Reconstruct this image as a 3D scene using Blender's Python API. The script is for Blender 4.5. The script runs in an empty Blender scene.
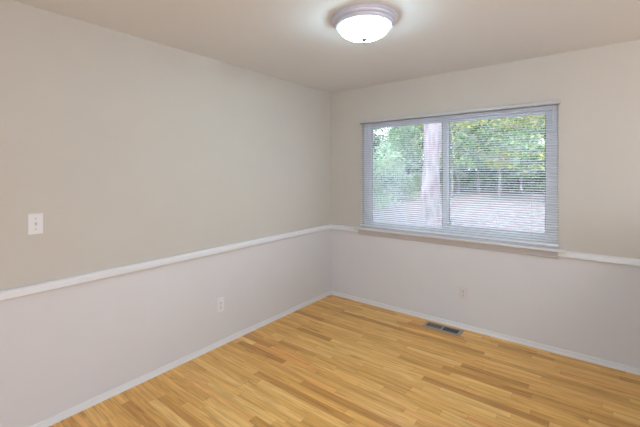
import bpy, bmesh, math, random
from mathutils import Vector, Matrix
import numpy as np

sc = bpy.context.scene
COL = sc.collection
PI = math.pi

# ------------------------------------------------------------------ camera
cd = bpy.data.cameras.new('camera'); cam = bpy.data.objects.new('camera', cd); COL.objects.link(cam)
cam.location = (2.537, -3.451, 1.491)
cam.matrix_world = (Matrix.Translation((2.537, -3.451, 1.491)) @ Matrix.Rotation(.6628, 4, 'Z')
                    @ Matrix.Rotation(PI/2 - .0125, 4, 'X') @ Matrix.Rotation(-.0037, 4, 'Z'))
cd.sensor_fit = 'HORIZONTAL'; cd.sensor_width = 36; cd.lens = 352.5/640*36
cd.shift_y = -(213.5 - 176.08)/640
cd.clip_start = .02; cd.clip_end = 300
sc.camera = cam

# ------------------------------------------------------------------ world, sun, large lights, exposure
SKY = 3.3
w = bpy.data.worlds.new('world'); sc.world = w; w.use_nodes = True
wn = w.node_tree.nodes; wl = w.node_tree.links; wn.clear()
wo = wn.new('ShaderNodeOutputWorld'); wb = wn.new('ShaderNodeBackground')
tc = wn.new('ShaderNodeTexCoord'); sx = wn.new('ShaderNodeSeparateXYZ'); rp = wn.new('ShaderNodeValToRGB')
rp.color_ramp.elements[0].position = 0; rp.color_ramp.elements[0].color = (.86, .89, 1, 1)
rp.color_ramp.elements[1].position = .7; rp.color_ramp.elements[1].color = (.66, .80, 1, 1)
wl.new(tc.outputs['Generated'], sx.inputs[0]); wl.new(sx.outputs['Z'], rp.inputs[0])
wl.new(rp.outputs[0], wb.inputs[0]); wb.inputs[1].default_value = SKY; wl.new(wb.outputs[0], wo.inputs[0])

sd = bpy.data.lights.new('sun', 'SUN'); sd.energy = 3.6; sd.angle = math.radians(4); sd.color = (1, .93, .78)
so = bpy.data.objects.new('sun', sd); COL.objects.link(so); so.rotation_euler = (math.radians(38), 0, math.radians(25))

def area(name, loc, target, sx_, sy_, power, color):
    l = bpy.data.lights.new(name, 'AREA'); l.shape = 'RECTANGLE'; l.size = sx_; l.size_y = sy_
    l.energy = power; l.color = color
    o = bpy.data.objects.new(name, l); COL.objects.link(o); o.location = loc
    o.rotation_euler = (Vector(target) - Vector(loc)).to_track_quat('-Z', 'Y').to_euler()
    return o
# added fill light, set in an invented opening of the wall behind the camera
area('added_fill_behind', (3.4, -4.77, 1.25), (3.2, 0, 1.25), 2.9, 1.8, 25, (.93, .95, 1))
# added side fill at an invented right-wall opening, past the added partition
area('added_fill_side', (5.97, -2.3, 1.3), (0, -2.3, 1.3), 2.8, 1.7, 10, (.93, .98, 1))
# portal: guides the sky's own light in through the front window, adds none
pt = area('window_portal', (1.37, .16, 1.45), (1.37, -3, 1.45), 1.8, 1.15, 1, (1, 1, 1)); pt.data.cycles.is_portal = True
EXPOSURE = -0.20

vs = sc.view_settings
sc.display_settings.display_device = 'sRGB'
vs.view_transform = 'Standard'; vs.look = 'None'; vs.gamma = 1; vs.exposure = EXPOSURE; vs.use_curve_mapping = False

# ------------------------------------------------------------------ materials
def mat(name, color, rough=.5, metal=0, emis=None, estr=0, spec=.5):
    m = bpy.data.materials.new(name); m.use_nodes = True
    b = m.node_tree.nodes['Principled BSDF']
    b.inputs['Base Color'].default_value = (*color, 1); b.inputs['Roughness'].default_value = rough
    b.inputs['Metallic'].default_value = metal; b.inputs['Specular IOR Level'].default_value = spec
    if emis: b.inputs['Emission Color'].default_value = (*emis, 1); b.inputs['Emission Strength'].default_value = estr
    return m
def NL(m): return m.node_tree.nodes, m.node_tree.links
def noisy(name, c1, c2, scale, rough=.6, bump=0, bscale=None, stretch=(1, 1, 1), detail=4, lo=.35, hi=.65, spec=.3, metal=0):
    m = mat(name, c1, rough, metal, spec=spec); n, l = NL(m); b = n['Principled BSDF']
    t = n.new('ShaderNodeTexCoord'); mp = n.new('ShaderNodeMapping'); mp.inputs['Scale'].default_value = stretch
    l.new(t.outputs['Object'], mp.inputs[0])
    q = n.new('ShaderNodeTexNoise'); q.inputs['Scale'].default_value = scale; q.inputs['Detail'].default_value = detail
    l.new(mp.outputs[0], q.inputs['Vector'])
    r = n.new('ShaderNodeValToRGB'); r.color_ramp.elements[0].position = lo; r.color_ramp.elements[1].position = hi
    r.color_ramp.elements[0].color = (*c1, 1); r.color_ramp.elements[1].color = (*c2, 1)
    l.new(q.outputs['Fac'], r.inputs[0]); l.new(r.outputs[0], b.inputs['Base Color'])
    if bump:
        q2 = n.new('ShaderNodeTexNoise'); q2.inputs['Scale'].default_value = bscale or scale; q2.inputs['Detail'].default_value = 3
        l.new(mp.outputs[0], q2.inputs['Vector'])
        bp = n.new('ShaderNodeBump'); bp.inputs['Strength'].default_value = bump; bp.inputs['Distance'].default_value = .002
        l.new(q2.outputs['Fac'], bp.inputs['Height']); l.new(bp.outputs[0], b.inputs['Normal'])
    return m

M = {}
M['wall_up'] = noisy('paint_beige', (.553, .522, .474), (.564, .533, .485), 3, .75, .25, 260)
M['wall_low'] = noisy('paint_pale_grey', (.655, .645, .660), (.667, .657, .672), 3, .75, .25, 260)
M['ceiling'] = noisy('paint_ceiling', (.725, .738, .752), (.735, .748, .762), 2, .85, .35, 180)
M['trim'] = mat('trim_white', (.735, .75, .775), .4)
M['trim_warm'] = mat('sill_white', (.68, .685, .70), .42)
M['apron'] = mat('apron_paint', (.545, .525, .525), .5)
M['vinyl'] = mat('window_vinyl', (.66, .70, .77), .35)
M['gasket'] = mat('window_gasket', (.16, .18, .21), .5)
M['plate'] = mat('plate_white', (.74, .74, .75), .3)
M['plate_aged'] = mat('plate_offwhite', (.66, .63, .62), .35)
M['slot'] = mat('slot_dark', (.08, .075, .07), .6)
M['screw'] = mat('screw_metal', (.35, .34, .33), .35, .8)
M['rail'] = mat('headrail_enamel', (.50, .50, .505), .35)
M['cord'] = mat('blind_cord', (.62, .64, .68), .7)
M['nickel'] = noisy('brushed_nickel', (.56, .59, .72), (.62, .65, .78), 30, .38, 0, metal=.25, stretch=(1, 1, 8))
M['finial'] = mat('finial_metal', (.10, .10, .12), .4, .3)
M['register'] = mat('register_metal', (.40, .36, .32), .38, .55)
M['louver'] = mat('register_louver', (.13, .12, .11), .45, .4)
M['duct'] = mat('duct_shade_dark', (.02, .02, .02), .8)

# slats: thin enamelled aluminium
M['slat'] = mat('blind_slat', (.82, .84, .88), .38)

# floor boards
def floor_mat():
    m = mat('oak_strip_floor', (.5, .3, .12), .34, spec=.42); n, l = NL(m); b = n['Principled BSDF']
    def mth(op, a, b_=None, c=None):
        q = n.new('ShaderNodeMath'); q.operation = op
        for i, v in enumerate((a, b_, c)):
            if v is None: continue
            if isinstance(v, (int, float)): q.inputs[i].default_value = v
            else: l.new(v, q.inputs[i])
        return q.outputs[0]
    t = n.new('ShaderNodeTexCoord'); s = n.new('ShaderNodeSeparateXYZ'); l.new(t.outputs['Object'], s.inputs[0])
    X, Y = s.outputs['X'], s.outputs['Y']
    yr = mth('DIVIDE', Y, .0575); row = mth('FLOOR', yr); fy = mth('FRACT', yr)
    wn1 = n.new('ShaderNodeTexWhiteNoise'); wn1.noise_dimensions = '1D'; l.new(row, wn1.inputs['W'])
    ln = mth('MULTIPLY_ADD', wn1.outputs['Value'], .5, .38)
    xs = mth('ADD', mth('DIVIDE', X, ln), mth('MULTIPLY', wn1.outputs['Value'], 37.3))
    idx = mth('FLOOR', xs); fx = mth('FRACT', xs)
    cb = n.new('ShaderNodeCombineXYZ'); l.new(row, cb.inputs[0]); l.new(idx, cb.inputs[1])
    wn2 = n.new('ShaderNodeTexWhiteNoise'); wn2.noise_dimensions = '3D'; l.new(cb.outputs[0], wn2.inputs['Vector'])
    base = n.new('ShaderNodeValToRGB'); e = base.color_ramp.elements
    cols = [(0, (0.59, 0.285, 0.072)), (.14, (0.72, 0.385, 0.10)), (.35, (0.805, 0.459, 0.130)), (.62, (0.878, 0.521, 0.160)), (.85, (0.900, 0.594, 0.215)), (1, (0.84, 0.425, 0.125))]
    e[0].position, e[0].color = 0, (*cols[0][1], 1); e[1].position, e[1].color = 1, (*cols[-1][1], 1)
    for p_, c_ in cols[1:-1]:
        q = e.new(p_); q.color = (*c_, 1)
    l.new(wn2.outputs['Value'], base.inputs[0])
    # grain
    off = mth('MULTIPLY', wn2.outputs['Value'], 91.0)
    gv = n.new('ShaderNodeCombineXYZ'); l.new(mth('ADD', mth('MULTIPLY', X, 1.6), off), gv.inputs[0]); l.new(mth('MULTIPLY', Y, 27.0), gv.inputs[1]); l.new(off, gv.inputs[2])
    g = n.new('ShaderNodeTexNoise'); g.inputs['Scale'].default_value = 1.5; g.inputs['Detail'].default_value = 4; g.inputs['Roughness'].default_value = .6; g.inputs['Distortion'].default_value = 1.1
    l.new(gv.outputs[0], g.inputs['Vector'])
    gr = n.new('ShaderNodeValToRGB'); gr.color_ramp.elements[0].position = .30; gr.color_ramp.elements[1].position = .62
    gr.color_ramp.elements[0].color = (.70, .58, .47, 1); gr.color_ramp.elements[1].color = (1.04, 1.04, 1.04, 1)
    l.new(g.outputs['Fac'], gr.inputs[0])
    mx = n.new('ShaderNodeMix'); mx.data_type = 'RGBA'; mx.blend_type = 'MULTIPLY'; mx.inputs['Factor'].default_value = 1
    l.new(base.outputs[0], mx.inputs['A']); l.new(gr.outputs[0], mx.inputs['B'])
    # mineral streaks
    sv = n.new('ShaderNodeCombineXYZ'); l.new(mth('ADD', mth('MULTIPLY', X, 2.2), mth('MULTIPLY', off, 1.7)), sv.inputs[0]); l.new(mth('MULTIPLY', Y, 17.0), sv.inputs[1]); l.new(off, sv.inputs[2])
    st = n.new('ShaderNodeTexNoise'); st.inputs['Scale'].default_value = 1.3; st.inputs['Detail'].default_value = 2
    l.new(sv.outputs[0], st.inputs['Vector'])
    sr = n.new('ShaderNodeValToRGB'); sr.color_ramp.elements[0].position = .655; sr.color_ramp.elements[1].position = .76
    sr.color_ramp.elements[0].color = (1, 1, 1, 1); sr.color_ramp.elements[1].color = (.52, .40, .30, 1)
    l.new(st.outputs['Fac'], sr.inputs[0])
    mx2 = n.new('ShaderNodeMix'); mx2.data_type = 'RGBA'; mx2.blend_type = 'MULTIPLY'; mx2.inputs['Factor'].default_value = .75
    l.new(mx.outputs['Result'], mx2.inputs['A']); l.new(sr.outputs[0], mx2.inputs['B'])
    # seams
    dy = mth('MINIMUM', fy, mth('SUBTRACT', 1.0, fy)); dx = mth('MULTIPLY', mth('MINIMUM', fx, mth('SUBTRACT', 1.0, fx)), mth('MULTIPLY', ln, 17.0))
    d = mth('MINIMUM', dy, dx)
    seam = n.new('ShaderNodeMapRange'); seam.inputs['From Min'].default_value = .008; seam.inputs['From Max'].default_value = .030
    seam.inputs['To Min'].default_value = .66; seam.inputs['To Max'].default_value = 1; l.new(d, seam.inputs['Value'])
    mx3 = n.new('ShaderNodeMix'); mx3.data_type = 'RGBA'; mx3.blend_type = 'MULTIPLY'; mx3.inputs['Factor'].default_value = 1
    l.new(mx2.outputs['Result'], mx3.inputs['A']); l.new(seam.outputs[0], mx3.inputs['B'])
    l.new(mx3.outputs['Result'], b.inputs['Base Color'])
    bp = n.new('ShaderNodeBump'); bp.inputs['Strength'].default_value = .25; bp.inputs['Distance'].default_value = .001
    l.new(seam.outputs[0], bp.inputs['Height']); l.new(bp.outputs[0], b.inputs['Normal'])
    return m
M['floor'] = floor_mat()

def leaf_mat(name, c1, c2):
    m = noisy(name, c1, c2, 1.1, .6, detail=3, lo=.4, hi=.6, spec=.2); n, l = NL(m)
    b = n['Principled BSDF']; out = n['Material Output']
    tr = n.new('ShaderNodeBsdfTranslucent'); ms = n.new('ShaderNodeMixShader'); ms.inputs[0].default_value = .35
    src = b.inputs['Base Color'].links[0].from_socket
    l.new(src, tr.inputs[0]); l.new(b.outputs[0], ms.inputs[1]); l.new(tr.outputs[0], ms.inputs[2]); l.new(ms.outputs[0], out.inputs[0])
    return m
M['leaf_mid'] = leaf_mat('leaves_mid_green', (.19, .32, .19), (.36, .50, .33))
M['leaf_dark'] = leaf_mat('leaves_dark_green', (.07, .14, .10), (.15, .26, .17))
M['leaf_gold'] = leaf_mat('leaves_yellow_green', (.50, .56, .26), (.78, .74, .38))
M['leaf_pale'] = leaf_mat('leaves_pale_green', (.36, .52, .38), (.52, .66, .50))
M['bark'] = noisy('bark_grey', (.27, .235, .26), (.47, .43, .47), 4, .9, .9, 9, stretch=(3, 3, .6), detail=6)
M['bark_thin'] = noisy('bark_pale', (.25, .23, .24), (.62, .59, .62), 2, .9, stretch=(2, 2, .5))
M['ground'] = noisy('leaf_litter', (.20, .165, .17), (.42, .37, .385), 7, .95, .8, 12, detail=8, lo=.38, hi=.62, spec=.1)
M['siding'] = mat('house_siding', (.45, .46, .50), .7)
M['roofing'] = mat('house_roof', (.20, .20, .22), .8)

# glass: thin clear pane
g = bpy.data.materials.new('window_glass'); g.use_nodes = True; n, l = NL(g)
b = n['Principled BSDF']; b.inputs['Transmission Weight'].default_value = 1; b.inputs['Roughness'].default_value = 0
b.inputs['IOR'].default_value = 1.01; b.inputs['Base Color'].default_value = (.97, .99, 1, 1)
M['glass'] = g

# lamp glass: the lit alabaster dome gives off light, its strength varied by noise
def dome_mat():
    m = mat('lit_alabaster_glass', (.8, .82, .8), .3); n, l = NL(m); b = n['Principled BSDF']
    t = n.new('ShaderNodeTexCoord'); q = n.new('ShaderNodeTexNoise'); q.inputs['Scale'].default_value = 9; q.inputs['Detail'].default_value = 2
    l.new(t.outputs['Object'], q.inputs['Vector'])
    mr = n.new('ShaderNodeMapRange'); mr.inputs['From Min'].default_value = .35; mr.inputs['From Max'].default_value = .65
    mr.inputs['To Min'].default_value = LAMP*.75; mr.inputs['To Max'].default_value = LAMP*1.2
    l.new(q.outputs['Fac'], mr.inputs['Value']); l.new(mr.outputs[0], b.inputs['Emission Strength'])
    b.inputs['Emission Color'].default_value = (.62, .88, 1, 1)
    return m
LAMP = 58.0
M['dome'] = dome_mat()

# ------------------------------------------------------------------ mesh helpers
class MB:
    def __init__(s): s.v = []; s.f = []; s.mi = []
    def box(s, x0, x1, y0, y1, z0, z1, mi=0):
        k = len(s.v)
        s.v += [(x0, y0, z0), (x1, y0, z0), (x1, y1, z0), (x0, y1, z0), (x0, y0, z1), (x1, y0, z1), (x1, y1, z1), (x0, y1, z1)]
        for q in ((0, 3, 2, 1), (4, 5, 6, 7), (0, 1, 5, 4), (1, 2, 6, 5), (2, 3, 7, 6), (3, 0, 4, 7)):
            s.f.append(tuple(k + i for i in q)); s.mi.append(mi)
        return s
    def prism(s, prof, a, b, axis='x', mi=0):
        """closed profile extruded from a to b. axis x: prof=(y,z); axis y: prof=(x,z)"""
        k = len(s.v); m = len(prof)
        for t in (a, b):
            for p, q in prof: s.v.append((t, p, q) if axis == 'x' else (p, t, q) if axis == 'y' else (p, q, t))
        for i in range(m):
            j = (i + 1) % m; s.f.append((k + i, k + j, k + m + j, k + m + i)); s.mi.append(mi)
        s.f.append(tuple(k + i for i in range(m))[::-1]); s.f.append(tuple(k + m + i for i in range(m))); s.mi += [mi, mi]
        return s
    def lathe(s, prof, cx=0, cy=0, seg=48, mi=0, closed=False):
        k = len(s.v); m = len(prof)
        for i in range(seg):
            a = 2*PI*i/seg
            for r, z in prof: s.v.append((cx + r*math.cos(a), cy + r*math.sin(a), z))
        for i in range(seg):
            i2 = (i + 1) % seg
            for j in range(m - 1 if not closed else m):
                j2 = (j + 1) % m
                s.f.append((k + i*m + j, k + i2*m + j, k + i2*m + j2, k + i*m + j2)); s.mi.append(mi)
        return s
    def tube(s, pts, rad, seg=8, mi=0):
        k = len(s.v); N = len(pts)
        rr = rad if isinstance(rad, (list, tuple)) else [rad]*N
        for i, p in enumerate(pts):
            p = Vector(p); d = (Vector(pts[min(i+1, N-1)]) - Vector(pts[max(i-1, 0)])).normalized()
            u = d.orthogonal().normalized() if abs(d.z) < .7 else d.cross(Vector((1, 0, 0))).normalized(); v = d.cross(u)
            for j in range(seg):
                a = 2*PI*j/seg; s.v.append(tuple(p + rr[i]*(u*math.cos(a) + v*math.sin(a))))
        for i in range(N - 1):
            for j in range(seg):
                j2 = (j + 1) % seg; s.f.append((k + i*seg + j, k + i*seg + j2, k + (i+1)*seg + j2, k + (i+1)*seg + j)); s.mi.append(mi)
        s.f.append(tuple(k + j for j in range(seg))[::-1]); s.f.append(tuple(k + (N-1)*seg + j for j in range(seg))); s.mi += [mi, mi]
        return s
    def build(s, name, mats, parent=None, bevel=0, smooth=False, seg=2):
        me = bpy.data.meshes.new(name); me.from_pydata(s.v, [], s.f)
        if not isinstance(mats, (list, tuple)): mats = [mats]
        for m in mats: me.materials.append(m)
        me.polygons.foreach_set('material_index', s.mi)
        bm = bmesh.new(); bm.from_mesh(me); bmesh.ops.recalc_face_normals(bm, faces=bm.faces); bm.to_mesh(me); bm.free()
        o = bpy.data.objects.new(name, me); COL.objects.link(o); o.parent = parent
        if bevel:
            bv = o.modifiers.new('bevel', 'BEVEL'); bv.width = bevel; bv.segments = seg; bv.limit_method = 'ANGLE'
        if smooth: me.polygons.foreach_set('use_smooth', [True]*len(me.polygons))
        return o
def struct(o): o['kind'] = 'structure'; return o
def tag(o, label, cat, group=None, kind=None):
    o['label'] = label; o['category'] = cat
    if group: o['group'] = group
    if kind: o['kind'] = kind
    return o
def empty(name, loc, rz=0):
    o = bpy.data.objects.new(name, None); COL.objects.link(o); o.location = loc; o.rotation_euler = (0, 0, rz); o.empty_display_size = .1
    return o
def copy_tree(o, parent=None):
    c = o.copy(); COL.objects.link(c); c.parent = parent
    for ch in [q for q in list(COL.objects) if q.parent == o]: copy_tree(ch, c)
    return c

# ------------------------------------------------------------------ room shell
H = 2.44; ZR = .82; XE = 6.0; YB = -4.8; T = .14
WX0, WX1, WZ0, WZ1 = .455, 2.297, .862, 2.035
def two_tone(mb, x0, x1, y0, y1, z0=0, z1=H):
    if z0 < ZR < z1:
        mb.box(x0, x1, y0, y1, z0, ZR, 1); mb.box(x0, x1, y0, y1, ZR, z1, 0)
    else: mb.box(x0, x1, y0, y1, z0, z1, 0 if z0 >= ZR else 1)
WM = [M['wall_up'], M['wall_low']]
mb = MB(); two_tone(mb, -T, 0, YB - T, T); struct(mb.build('wall_left', WM))
mb = MB()
two_tone(mb, 0, WX0, 0, T); two_tone(mb, WX1, XE, 0, T); mb.box(WX0, WX1, 0, T, 0, ZR, 1); mb.box(WX0, WX1, 0, T, ZR, WZ0 - .022, 0); mb.box(WX0, WX1, 0, T, WZ1, H, 0)
struct(mb.build('wall_back', WM))
mb = MB()
two_tone(mb, XE, XE + T, -.9, T); two_tone(mb, XE, XE + T, YB - T, -3.7); mb.box(XE, XE + T, -3.7, -.9, 0, .45, 1); mb.box(XE, XE + T, -3.7, -.9, 2.15, H, 0)  # opening added for the side fill light
struct(mb.build('wall_right', WM))
mb = MB()
two_tone(mb, 0, 1.9, YB - T, YB); two_tone(mb, 4.9, XE, YB - T, YB); mb.box(1.9, 4.9, YB - T, YB, 0, .3, 1); mb.box(1.9, 4.9, YB - T, YB, 2.2, H, 0)  # opening added for the fill light behind the camera
struct(mb.build('wall_front', WM))
# unseen low partition, added to cast the slanted shadow on the back wall
mb = MB(); mb.box(3.05, 3.16, -1.9, 0, 0, 1.10, 1); struct(mb.build('wall_added_blocker', WM))
struct(MB().box(3.03, 3.18, -1.92, -.001, 1.10, 1.125).build('trim_5', M['trim'], bevel=.003))  # cap of the added partition, its edge draws the shadow
struct(MB().box(-T, XE + T, YB - T, T, -.12, 0).build('floor', M['floor']))
struct(MB().box(-T, XE + T, YB - T, T, H, H + .2).build('ceiling', M['ceiling']))

# chair rails: (d, z) profile, d = distance from the wall
rail = [(0, .800), (.020, .800), (.026, .806), (.026, .838), (.022, .846), (.014, .852), (0, .852)]
struct(MB().prism([(d, z) for d, z in rail], YB, 0, 'y').build('trim_1', M['trim']))
struct(MB().prism([(-d, z) for d, z in rail], .026, .405, 'x').build('trim_2', M['trim']))
struct(MB().prism([(-d, z - .006) for d, z in rail], 2.303, 3.05, 'x').build('trim_3', M['trim']))
# base mouldings with shoe
base = [(0, 0), (.015, 0), (.015, .008), (.012, .016), (.009, .019), (.009, .038), (.006, .043), (0, .043)]
struct(MB().prism(base, YB, 0, 'y').build('baseboard_left', M['trim']))
struct(MB().prism([(-d, z) for d, z in base], .02, 3.05, 'x').build('baseboard_back', M['trim']))

# ------------------------------------------------------------------ window
win = empty('window_1', ((WX0 + WX1)/2, .07, WZ0)); win['kind'] = 'structure'
def wpart(mb, name, m, bevel=0):
    o = mb.build(name, m, win, bevel); o.location = -Vector(win.location); return o
FX0, FX1, FZ0, FZ1 = WX0 + .003, WX1 - .003, WZ0 + .002, WZ1 - .003
fr = MB()
y0, y1 = .030, .115
fr.box(FX0, FX0 + .040, y0, y1, FZ0, FZ1); fr.box(FX1 - .040, FX1, y0, y1, FZ0, FZ1)
fr.box(FX0 + .04, FX1 - .04, y0, y1, FZ0, FZ0 + .038); fr.box(FX0 + .04, FX1 - .04, y0, y1, FZ1 - .035, FZ1)
wpart(fr, 'window_frame', M['vinyl'], .003)
def sash(x0, x1, yy, wl_, wr_, nm):
    s = MB(); z0, z1 = FZ0 + .038, FZ1 - .035; bh = .032 if nm == 'l' else .056
    s.box(x0, x0 + wl_, yy, yy + .035, z0, z1); s.box(x1 - wr_, x1, yy, yy + .035, z0, z1)
    s.box(x0 + wl_, x1 - wr_, yy, yy + .035, z0, z0 + bh); s.box(x0 + wl_, x1 - wr_, yy, yy + .035, z1 - .022, z1)
    o = wpart(s, 'window_sash', M['vinyl'], .003)
    gk = MB(); e = .006
    a, b_, c, d = x0 + wl_, x1 - wr_, z0 + bh, z1 - .022
    gk.box(a, a + e, yy + .004, yy + .014, c, d); gk.box(b_ - e, b_, yy + .004, yy + .014, c, d)
    q = gk.build('gasket', M['gasket'], o)
    p = MB().box(a, b_, yy + .015, yy + .019, c, d).build('glass_pane', M['glass'], o)
sash(FX0 + .040, 1.395, .040, .055, .045, 'l')
sash(1.350, FX1 - .040, .078, .050, .046, 'r')

# stool (inner sill) and apron
struct(MB().prism([(.03, .838), (-.062, .838), (-.068, .845), (-.068, .856), (-.062, .862), (.03, .862)], WX0 + .001, WX1 - .001, 'x')
       .prism([(0, .838), (-.062, .838), (-.068, .845), (-.068, .856), (-.062, .862), (0, .862)], .378, WX0 + .001, 'x')
       .prism([(0, .838), (-.062, .838), (-.068, .845), (-.068, .856), (-.062, .862), (0, .862)], WX1 - .001, 2.357, 'x')
       .build('trim_4', M['trim_warm']))
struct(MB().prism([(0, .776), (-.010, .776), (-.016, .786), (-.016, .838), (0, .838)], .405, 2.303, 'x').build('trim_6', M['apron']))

# ------------------------------------------------------------------ blind
BX0, BX1 = .444, 2.308; BY = -.026
bl = tag(empty('window_blind', (0, 0, 0)), 'white horizontal mini blind hanging open over the two-pane window', 'blind')
MB().prism([(-.046, 2.031), (-.048, 2.035), (-.048, 2.058), (-.044, 2.061), (-.004, 2.061), (-.004, 2.031)], BX0, BX1, 'x').build('headrail', M['rail'], bl)
for x0, x1 in ((BX0 - .004, BX0 + .014), (BX1 - .014, BX1 + .004)):
    MB().box(x0, x1, -.050, -.003, 2.028, 2.064).build('end_cap', M['rail'], bl, .002)
sl = MB(); pitch = .0208; z = 2.017; wd = .0125; tilt = math.radians(SLAT_TILT if 'SLAT_TILT' in globals() else 15)
zs = []
while z > .905:
    zs.append(z); prof = []
    for side in (1, -1):
        for k in range(5):
            t = (-1 + k/2)*side
            a = t*wd; c = .0016*(1 - t*t) + (.00022 if side > 0 else -.00022)
            prof.append((BY + a*math.cos(tilt) - c*math.sin(tilt), z + a*math.sin(tilt) + c*math.cos(tilt)))
    sl.prism(prof, BX0 + .004, BX1 - .002, 'x'); z -= pitch
sl.build('slats', M['slat'], bl)
MB().prism([(BY - .012, .882), (BY - .012, .893), (BY - .008, .897), (BY + .008, .897), (BY + .012, .893), (BY + .012, .882)], BX0 + .004, BX1 - .002, 'x').build('bottom_rail', M['slat'], bl)
for x in (.62, 1.37, 2.12):
    lc = MB()
    for yy in (BY - .0135, BY + .0135): lc.tube([(x, yy, 2.027), (x, yy, .893)], .0007, 5)
    lc.build('ladder_cord', M['cord'], bl)
MB().tube([(2.172, -.052, 2.03), (2.172, -.056, 2.0), (2.172, -.054, 1.86)], .0012, 6).lathe([(0, 1.83), (.005, 1.832), (.006, 1.845), (.003, 1.862), (0, 1.863)], 2.172, -.054, 10).build('lift_cord', M['cord'], bl)
MB().tube([(.60, -.053, 2.03), (.60, -.055, 1.45)], .0025, 6).build('tilt_wand', M['cord'], bl)

# ------------------------------------------------------------------ ceiling light
LX, LY = 1.400, -1.545
cl = tag(empty('ceiling_light', (LX, LY, H)), 'round flush ceiling light with brushed metal rim and lit white glass dome', 'light')
MB().lathe([(.001, 0), (.200, 0), (.204, -.003), (.204, -.010), (.200, -.015), (.196, -.017), (.194, -.026), (.190, -.031), (.180, -.034), (.178, -.046), (.172, -.053), (.160, -.056), (.158, -.050), (.158, -.02), (.001, -.02)], seg=72).build('rim', M['nickel'], cl)
dome = [(.157*math.cos(a), -.050 - .078*math.sin(a)) for a in [PI/2*k/16 for k in range(16)]] + [(.001, -.128)]
MB().lathe(dome, seg=64).build('glass_dome', M['dome'], cl, smooth=True)
MB().lathe([(.001, -.124), (.019, -.124), (.019, -.132), (.009, -.136), (.0065, -.139), (.008, -.144), (.005, -.149), (.001, -.150)], seg=24).build('finial', M['finial'], cl, smooth=True)

# lamp added to throw the added partition's shadow on the back wall
al = tag(empty('added_pendant', (4.25, -1.9, H)), 'small added lamp past the added partition, for its slanted shadow', 'lamp')
MB().lathe([(.001, 0), (.06, 0), (.06, -.02), (.001, -.02)], seg=24).build('canopy', M['nickel'], al)
MB().lathe([(.001, -.02), (.06, -.02), (.075, -.05), (.06, -.05), (.001, -.03)], seg=24).build('lamp_shade', M['nickel'], al)
pl = bpy.data.lights.new('added_bulb', 'POINT'); pl.energy = 32; pl.color = (1, .96, .92); pl.shadow_soft_size = .04
po = bpy.data.objects.new('added_bulb', pl); COL.objects.link(po); po.parent = al; po.location = (0, 0, -.12)

# ------------------------------------------------------------------ switch and outlets (built facing -y, on wall plane y=0)
def rounded(wd_, ht, n_=4, r=.004):
    p = []
    for cx, cy, a0 in ((wd_ - r, ht - r, 0), (-wd_ + r, ht - r, 90), (-wd_ + r, -ht + r, 180), (wd_ - r, -ht + r, 270)):
        for k in range(n_ + 1):
            a = math.radians(a0 + 90*k/n_); p.append((cx + r*math.cos(a), cy + r*math.sin(a)))
    return p
def plate(m, parent):
    mb = MB(); ring = rounded(.036, .0605); ins = rounded(.0325, .057)
    k = 0; N = len(ring)
    for yy, rr in ((0, ring), (-.003, ring), (-.0062, ins)):
        for x, z in rr: mb.v.append((x, yy, z))
    for a in range(2):
        for i in range(N):
            j = (i + 1) % N; mb.f.append((a*N + i, a*N + j, (a+1)*N + j, (a+1)*N + i)); mb.mi.append(0)
    mb.f.append(tuple(range(2*N, 3*N))); mb.mi.append(0); mb.f.append(tuple(range(N))[::-1]); mb.mi.append(0)
    return mb.build('wall_plate', m, parent)
def disc(r, x, z, y0_, y1_, m, name, parent, seg=14):
    mb = MB(); p = [(r*math.cos(2*PI*k/seg), r*math.sin(2*PI*k/seg)) for k in range(seg)]
    for yy in (y0_, y1_):
        for a, b_ in p: mb.v.append((x + a, yy, z + b_))
    for i in range(seg):
        j = (i + 1) % seg; mb.f.append((i, j, seg + j, seg + i)); mb.mi.append(0)
    mb.f += [tuple(range(seg))[::-1], tuple(range(seg, 2*seg))]; mb.mi += [0, 0]
    return mb.build(name, m, parent)
def make_outlet(m):
    r = empty('wall_outlet', (0, 0, 0)); plate(m, r)
    for s in (1, -1):
        zc = s*.0195; mb = MB()
        prof = []
        for k in range(24):
            a = 2*PI*k/24; prof.append((.0165*math.cos(a), zc + max(-.0125, min(.0125, .0165*math.sin(a)))))
        for yy in (-.005, -.0085):
            for a, b_ in prof: mb.v.append((a, yy, b_))
        for i in range(24):
            j = (i + 1) % 24; mb.f.append((i, j, 24 + j, 24 + i)); mb.mi.append(0)
        mb.f += [tuple(range(24))[::-1], tuple(range(24, 48))]; mb.mi += [0, 0]
        mb.box(-.0076, -.0046, -.0089, -.0080, zc - .002, zc + .008, 1); mb.box(.0046, .0076, -.0089, -.0080, zc - .001, zc + .007, 1)
        mb.box(-.003, .003, -.0089, -.0080, zc - .0105, zc - .005, 1)
        mb.build('socket', [m, M['slot']], r)
    disc(.0030, 0, 0, -.0060, -.0078, M['screw'], 'screw', r)
    return r
o1 = make_outlet(M['plate_aged']); o1.location = (1.5605, 0, .339)
tag(o1, 'white duplex outlet on the pale wall below the window, near the floor vent', 'outlet')
o2 = make_outlet(M['plate']); o2.rotation_euler = (0, 0, PI/2); o2.location = (0, -1.602, .348)
tag(o2, 'white duplex outlet low on the pale left wall below the chair rail', 'outlet')
sw = tag(empty('light_switch', (0, -2.863, 1.197), PI/2), 'white toggle light switch on the beige left wall above the chair rail', 'switch')
plate(M['plate'], sw)
MB().prism([(-.004, -.012), (-.0085, -.012), (-.0085, .012), (-.004, .012)], -.005, .005, 'x').prism([(-.008, -.006), (-.019, .006), (-.019, .011), (-.008, .005)], -.0035, .0035, 'x').build('toggle', M['plate_aged'], sw, .0008)
for s in (1, -1): disc(.0032, 0, s*.030, -.0058, -.0078, M['screw'], 'screw', sw)

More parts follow.
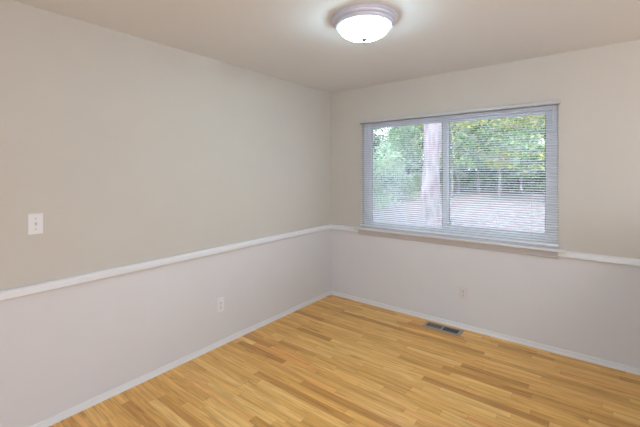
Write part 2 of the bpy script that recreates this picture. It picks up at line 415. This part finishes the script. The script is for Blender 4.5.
# ------------------------------------------------------------------ floor register
fv = tag(empty('floor_vent', (1.403, -.122, 0)), 'brown metal floor register set in the wood floor below the window', 'vent')
hx, hy, hz = .178, .069, .007
mb = MB(); ix, iy = .148, .044
outer = [(-hx, -hy), (hx, -hy), (hx, hy), (-hx, hy)]; top = [(-hx + .006, -hy + .006), (hx - .006, -hy + .006), (hx - .006, hy - .006), (-hx + .006, hy - .006)]
inn = [(-ix, -iy), (ix, -iy), (ix, iy), (-ix, iy)]
for rr, zz in ((outer, 0), (outer, .002), (top, hz), (inn, hz), (inn, .0005)):
    for x, y in rr: mb.v.append((x, y, zz))
for a in range(4):
    for i in range(4):
        j = (i + 1) % 4; mb.f.append((a*4 + i, a*4 + j, a*4 + 4 + j, a*4 + 4 + i)); mb.mi.append(0)
mb.box(-.006, .006, -iy, iy, .0005, hz - .0005)
mb.build('vent_frame', M['register'], fv)
MB().box(-ix, ix, -iy, iy, .0002, .0010).build('duct_shade_sheet', M['duct'], fv)  # dark sheet on the uncut floor, standing in for the shaded duct below
def grille(x0, x1):
    mb = MB(); n_ = 12; stp = (x1 - x0)/n_
    for k in range(n_): mb.box(x0 + stp*(k + .28), x0 + stp*(k + .72), -iy, iy, .0035, .0060)
    for k in range(1, 4):
        yy = -iy + 2*iy*k/4; mb.box(x0, x1, yy - .0022, yy + .0022, .0030, .0057)
    return mb.build('grille', M['louver'], fv)
grille(-ix, -.006); grille(.006, ix)
MB().box(-ix + .012, -.006, -iy, iy, .0012, .0034).build('damper', M['register'], fv)
MB().tube([(0, .052, hz), (0, .052, hz + .008)], .0025, 8).build('lever', M['register'], fv)

# ------------------------------------------------------------------ outdoors
GZ = -.35
rng = np.random.default_rng(7)
mb = MB(); NG = 40
for j in range(NG + 1):
    for i in range(NG + 1):
        x = -45 + 80*i/NG; y = .2 + 60*(j/NG)**1.3
        mb.v.append((x, y, GZ + (.05*math.sin(x*.9)*math.cos(y*.7) if y > 1.5 else 0) + max(0, y - 30)*.03))
for j in range(NG):
    for i in range(NG):
        k = j*(NG + 1) + i; mb.f.append((k, k + 1, k + NG + 2, k + NG + 1)); mb.mi.append(0)
struct(mb.build('ground', M['ground'], smooth=True))
struct(MB().box(-.4, 6.4, -5.2, .14, GZ - .1, -.121).build('foundation', M['siding']))

def leaves(name, clumps, size, mats, weights, parent, seed):
    """clumps: (cx,cy,cz, rx,ry,rz, n)"""
    r = np.random.default_rng(seed); V = []; F = []; MI = []
    for cx, cy, cz, rx, ry, rz, n_ in clumps:
        p = r.normal(size=(n_, 3)); p /= np.linalg.norm(p, axis=1)[:, None]; p *= (r.random((n_, 1))**.4)
        p = p*[rx, ry, rz] + [cx, cy, cz]
        mi0 = r.choice(len(mats), p=weights)
        for q in p:
            u = r.normal(size=3); u /= np.linalg.norm(u); v = np.cross(u, r.normal(size=3)); v /= np.linalg.norm(v)
            s = size*(.6 + .8*r.random()); k = len(V)
            V += [tuple(q - u*s), tuple(q - v*s*.45), tuple(q + u*s), tuple(q + v*s*.45)]
            F.append((k, k + 1, k + 2, k + 3)); MI.append(mi0 if r.random() < .75 else int(r.choice(len(mats), p=weights)))
    me = bpy.data.meshes.new(name); me.from_pydata(V, [], F)
    for m in mats: me.materials.append(m)
    me.polygons.foreach_set('material_index', MI)
    o = bpy.data.objects.new(name, me); COL.objects.link(o); o.parent = parent
    return o
def trunk(parent, h, r0, r1, bend, m, seed, branches=0, nm='trunk'):
    R = random.Random(seed); pts = []; rad = []
    for k in range(9):
        t = k/8; pts.append((bend*math.sin(t*2.2 + seed)*t, bend*.6*math.cos(t*3 + seed)*t, h*t)); rad.append(r0 + (r1 - r0)*t + (r0*.35 if k == 0 else 0))
    mb = MB().tube(pts, rad, 12)
    for b_ in range(branches):
        t = .45 + .5*R.random(); p = Vector(pts[int(t*8)]); a = R.random()*2*PI; L = h*.28
        mb.tube([p, p + Vector((math.cos(a)*L*.5, math.sin(a)*L*.5, L*.25)), p + Vector((math.cos(a)*L, math.sin(a)*L, L*.6))], [r1*.9, r1*.6, r1*.25], 6)
    return mb.build(nm, m, parent, smooth=True)

# the big trunk standing close to the window
bt = tag(empty('large_tree', (-.235, 4.0, GZ)), 'large tree with thick pale trunk close outside the left window pane', 'tree')
R = random.Random(3); pts = []; rad = []
for k in range(19):
    t = k/18; pts.append((.015*math.sin(k*1.1), .02*math.cos(k*.8), 6.4*t)); rad.append(.196 + .010*math.sin(k*1.9) + (.16 if k == 0 else .05 if k == 1 else 0) - .05*t)
tk = MB().tube(pts, rad, 20)
for a in (.3, 2.4, 4.4):
    tk.tube([(0, 0, 4.6 + a*.2), (math.cos(a)*.9, math.sin(a)*.9, 5.4), (math.cos(a)*2, math.sin(a)*2, 6.3)], [.09, .06, .02], 8)
tk.build('trunk', M['bark'], bt, smooth=True)
leaves('crown', [(math.cos(k*1.05)*1.5*(k > 0), math.sin(k*1.05)*1.5*(k > 0), 6.3 + .3*(k % 2), 1.2, 1.2, .8, 260) for k in range(7)], .12, [M['leaf_mid'], M['leaf_gold']], [.6, .4], bt, 5)

# background trees: prototypes, then copies
def tree_proto(seed, h, cr, cz0, mats, wts, tr, nclump, nleaf, size, name='tree'):
    t = empty(name, (0, 0, GZ)); r = random.Random(seed)
    trunk(t, h*.85, tr, tr*.4, .25, M['bark_thin'], seed, 5)
    cl_ = []
    for k in range(nclump):
        zz = cz0 + (h - cz0)*(k + .5)/nclump; f = math.sin(PI*(.18 + .75*(k + .5)/nclump)); a = r.random()*2*PI; d = cr*.65*f*r.random()**.5
        cl_.append((math.cos(a)*d, math.sin(a)*d, zz, cr*.5, cr*.5, cr*.26, nleaf))
    leaves('crown', cl_, size, mats, wts, t, seed)
    return t
A, B, C_, D = M['leaf_mid'], M['leaf_dark'], M['leaf_gold'], M['leaf_pale']
back = [tree_proto(11, 9.5, 3.0, 1.2, [A, B, D], [.35, .4, .25], .20, 22, 170, .20),
        tree_proto(12, 10.5, 3.2, 1.8, [A, B, C_], [.4, .4, .2], .22, 22, 170, .20)]
slope = lambda u: (-.5637 + (u - 373)*(.4642/170))
def at(u, y): 
    # direction of an image column seen from the camera, turned into a spot on the ground
    import math as _m
    a = (u - 320)/352.5; c, s = _m.cos(.6628), _m.sin(.6628)
    dx, dy = -s + a*c, c + a*s
    return 2.537 + dx/dy*(y + 3.451)
LB = 'tall dark green tree in the far row closing off the yard'
spots = []
for y, x0, n_ in ((34, -19.5, 7), (41, -24, 8), (48, -28, 8)):
    for k in range(n_): spots.append((x0 + 6.6*k, y + .6*math.sin(k*2.3 + y)))
for i, (u, y) in enumerate(spots):
    o = back[i] if i < 2 else copy_tree(back[i % 2])
    o.location = (u, y, GZ); o.rotation_euler = (0, 0, i*1.3); o.scale = (1, 1, .9 + .05*(i % 5))
    tag(o, LB, 'tree', 'far row of dark trees')
# slender pale trunks before the far row
sp = tree_proto(21, 8.0, 1.15, 2.2, [D, C_, A], [.4, .3, .3], .11, 12, 120, .17, 'slender_tree')
for i, (u, y) in enumerate([(458, 27), (466, 30.5), (479, 28), (501, 29.5), (521, 27.5), (531, 31), (411, 27), (398, 26)]):
    o = sp if i == 0 else copy_tree(sp)
    o.location = (at(u, y), y, GZ); o.rotation_euler = (0, 0, i*2.1); o.scale = (1, 1, .62 + .16*(i*3 % 4))
    if i < 6: tag(o, 'slender pale-stemmed tree at the yard edge seen through the right pane', 'tree', 'slender trees at the yard edge')
    else: tag(o, 'slender pale-stemmed tree at the yard edge between the shrubs and the thick trunk', 'tree', 'slender trees left of the thick trunk')
# yellow-green trees whose boughs hang into the top of the view
for i, (u, y, cz, lab) in enumerate([(452, 22, 2.2, 'yellow-green tree just right of the window mullion, boughs hanging low'),
                                     (499, 23.5, 2.3, 'yellow-green tree filling the middle of the right pane'),
                                     (546, 21, 1.9, 'yellow-green tree at the right edge of the right pane'),
                                     (398, 20, 2.0, 'pale green tree hanging over the top of the left pane')]):
    o = tree_proto(31 + i, 8.5, 2.6, cz, [C_, D, A] if i < 3 else [D, A, D], [.50, .28, .22], .08, 20, 170, .14, 'leafy_tree')
    o.location = (at(u, y), y, GZ); tag(o, lab, 'tree')
# shrubs
def shrub(u, y, r_, h, mats, wts, seed, lab, n_=190, size=.08):
    t = empty('shrub', (at(u, y), y, GZ)); rr = random.Random(seed)
    st = MB()
    for k in range(6):
        a = k*1.05; st.tube([(0, 0, 0), (math.cos(a)*r_*.3, math.sin(a)*r_*.3, h*.4), (math.cos(a)*r_*.6, math.sin(a)*r_*.6, h*.75)], [.03, .02, .01], 5)
    st.build('stems', M['bark_thin'], t)
    c = []
    for k in range(12):
        a = rr.random()*2*PI; d = r_*.6*rr.random(); c.append((math.cos(a)*d, math.sin(a)*d, h*(.22 + .65*k/12), r_*.55, r_*.55, h*.16, n_))
    leaves('foliage', c, size, mats, wts, t, seed); return tag(t, lab, 'shrub')
shrub(370, 8.5, 1.25, 3.0, [D, A], [.75, .25], 41, 'tall pale green shrub at the left edge of the left pane')
shrub(384, 12.0, 1.5, 2.3, [D, A], [.65, .35], 42, 'pale green shrub behind the tall shrub, left pane')
shrub(398, 17.0, 1.6, 2.0, [D, A, B], [.5, .3, .2], 43, 'rounded green shrub halfway between the left shrubs and thick trunk')
shrub(417, 24.0, 1.3, 1.9, [D, C_], [.6, .4], 44, 'small bright shrub far back, just left of the thick trunk')
HB = 'low dark hedge shrub along the far edge of the yard'
h0 = shrub(440, 30, 1.35, 2.1, [B, A, D], [.35, .4, .25], 50, HB, 150, .13)
for i, u in enumerate((452, 465, 478, 491, 504, 517, 530, 543, 556, 570, 584, 600, 426, 412, 398)):
    o = copy_tree(h0); o.location = (at(u, 30), 30, GZ); o.rotation_euler = (0, 0, i*.9)
for o in list(COL.objects):
    if o.get('label') == HB: o['group'] = 'far hedge'
# grey house glimpsed far behind the left shrubs
hs = tag(empty('house', (at(398, 29.5), 29.5, GZ)), 'small grey shed with dark roof glimpsed behind the left shrubs', 'building')
MB().box(-1.4, 1.4, -1, 1, 0, 2.0).build('wall', M['siding'], hs)
MB().prism([(-1.3, 1.95), (1.3, 1.95), (0, 2.9)], -1.6, 1.6, 'x').build('roof', M['roofing'], hs)
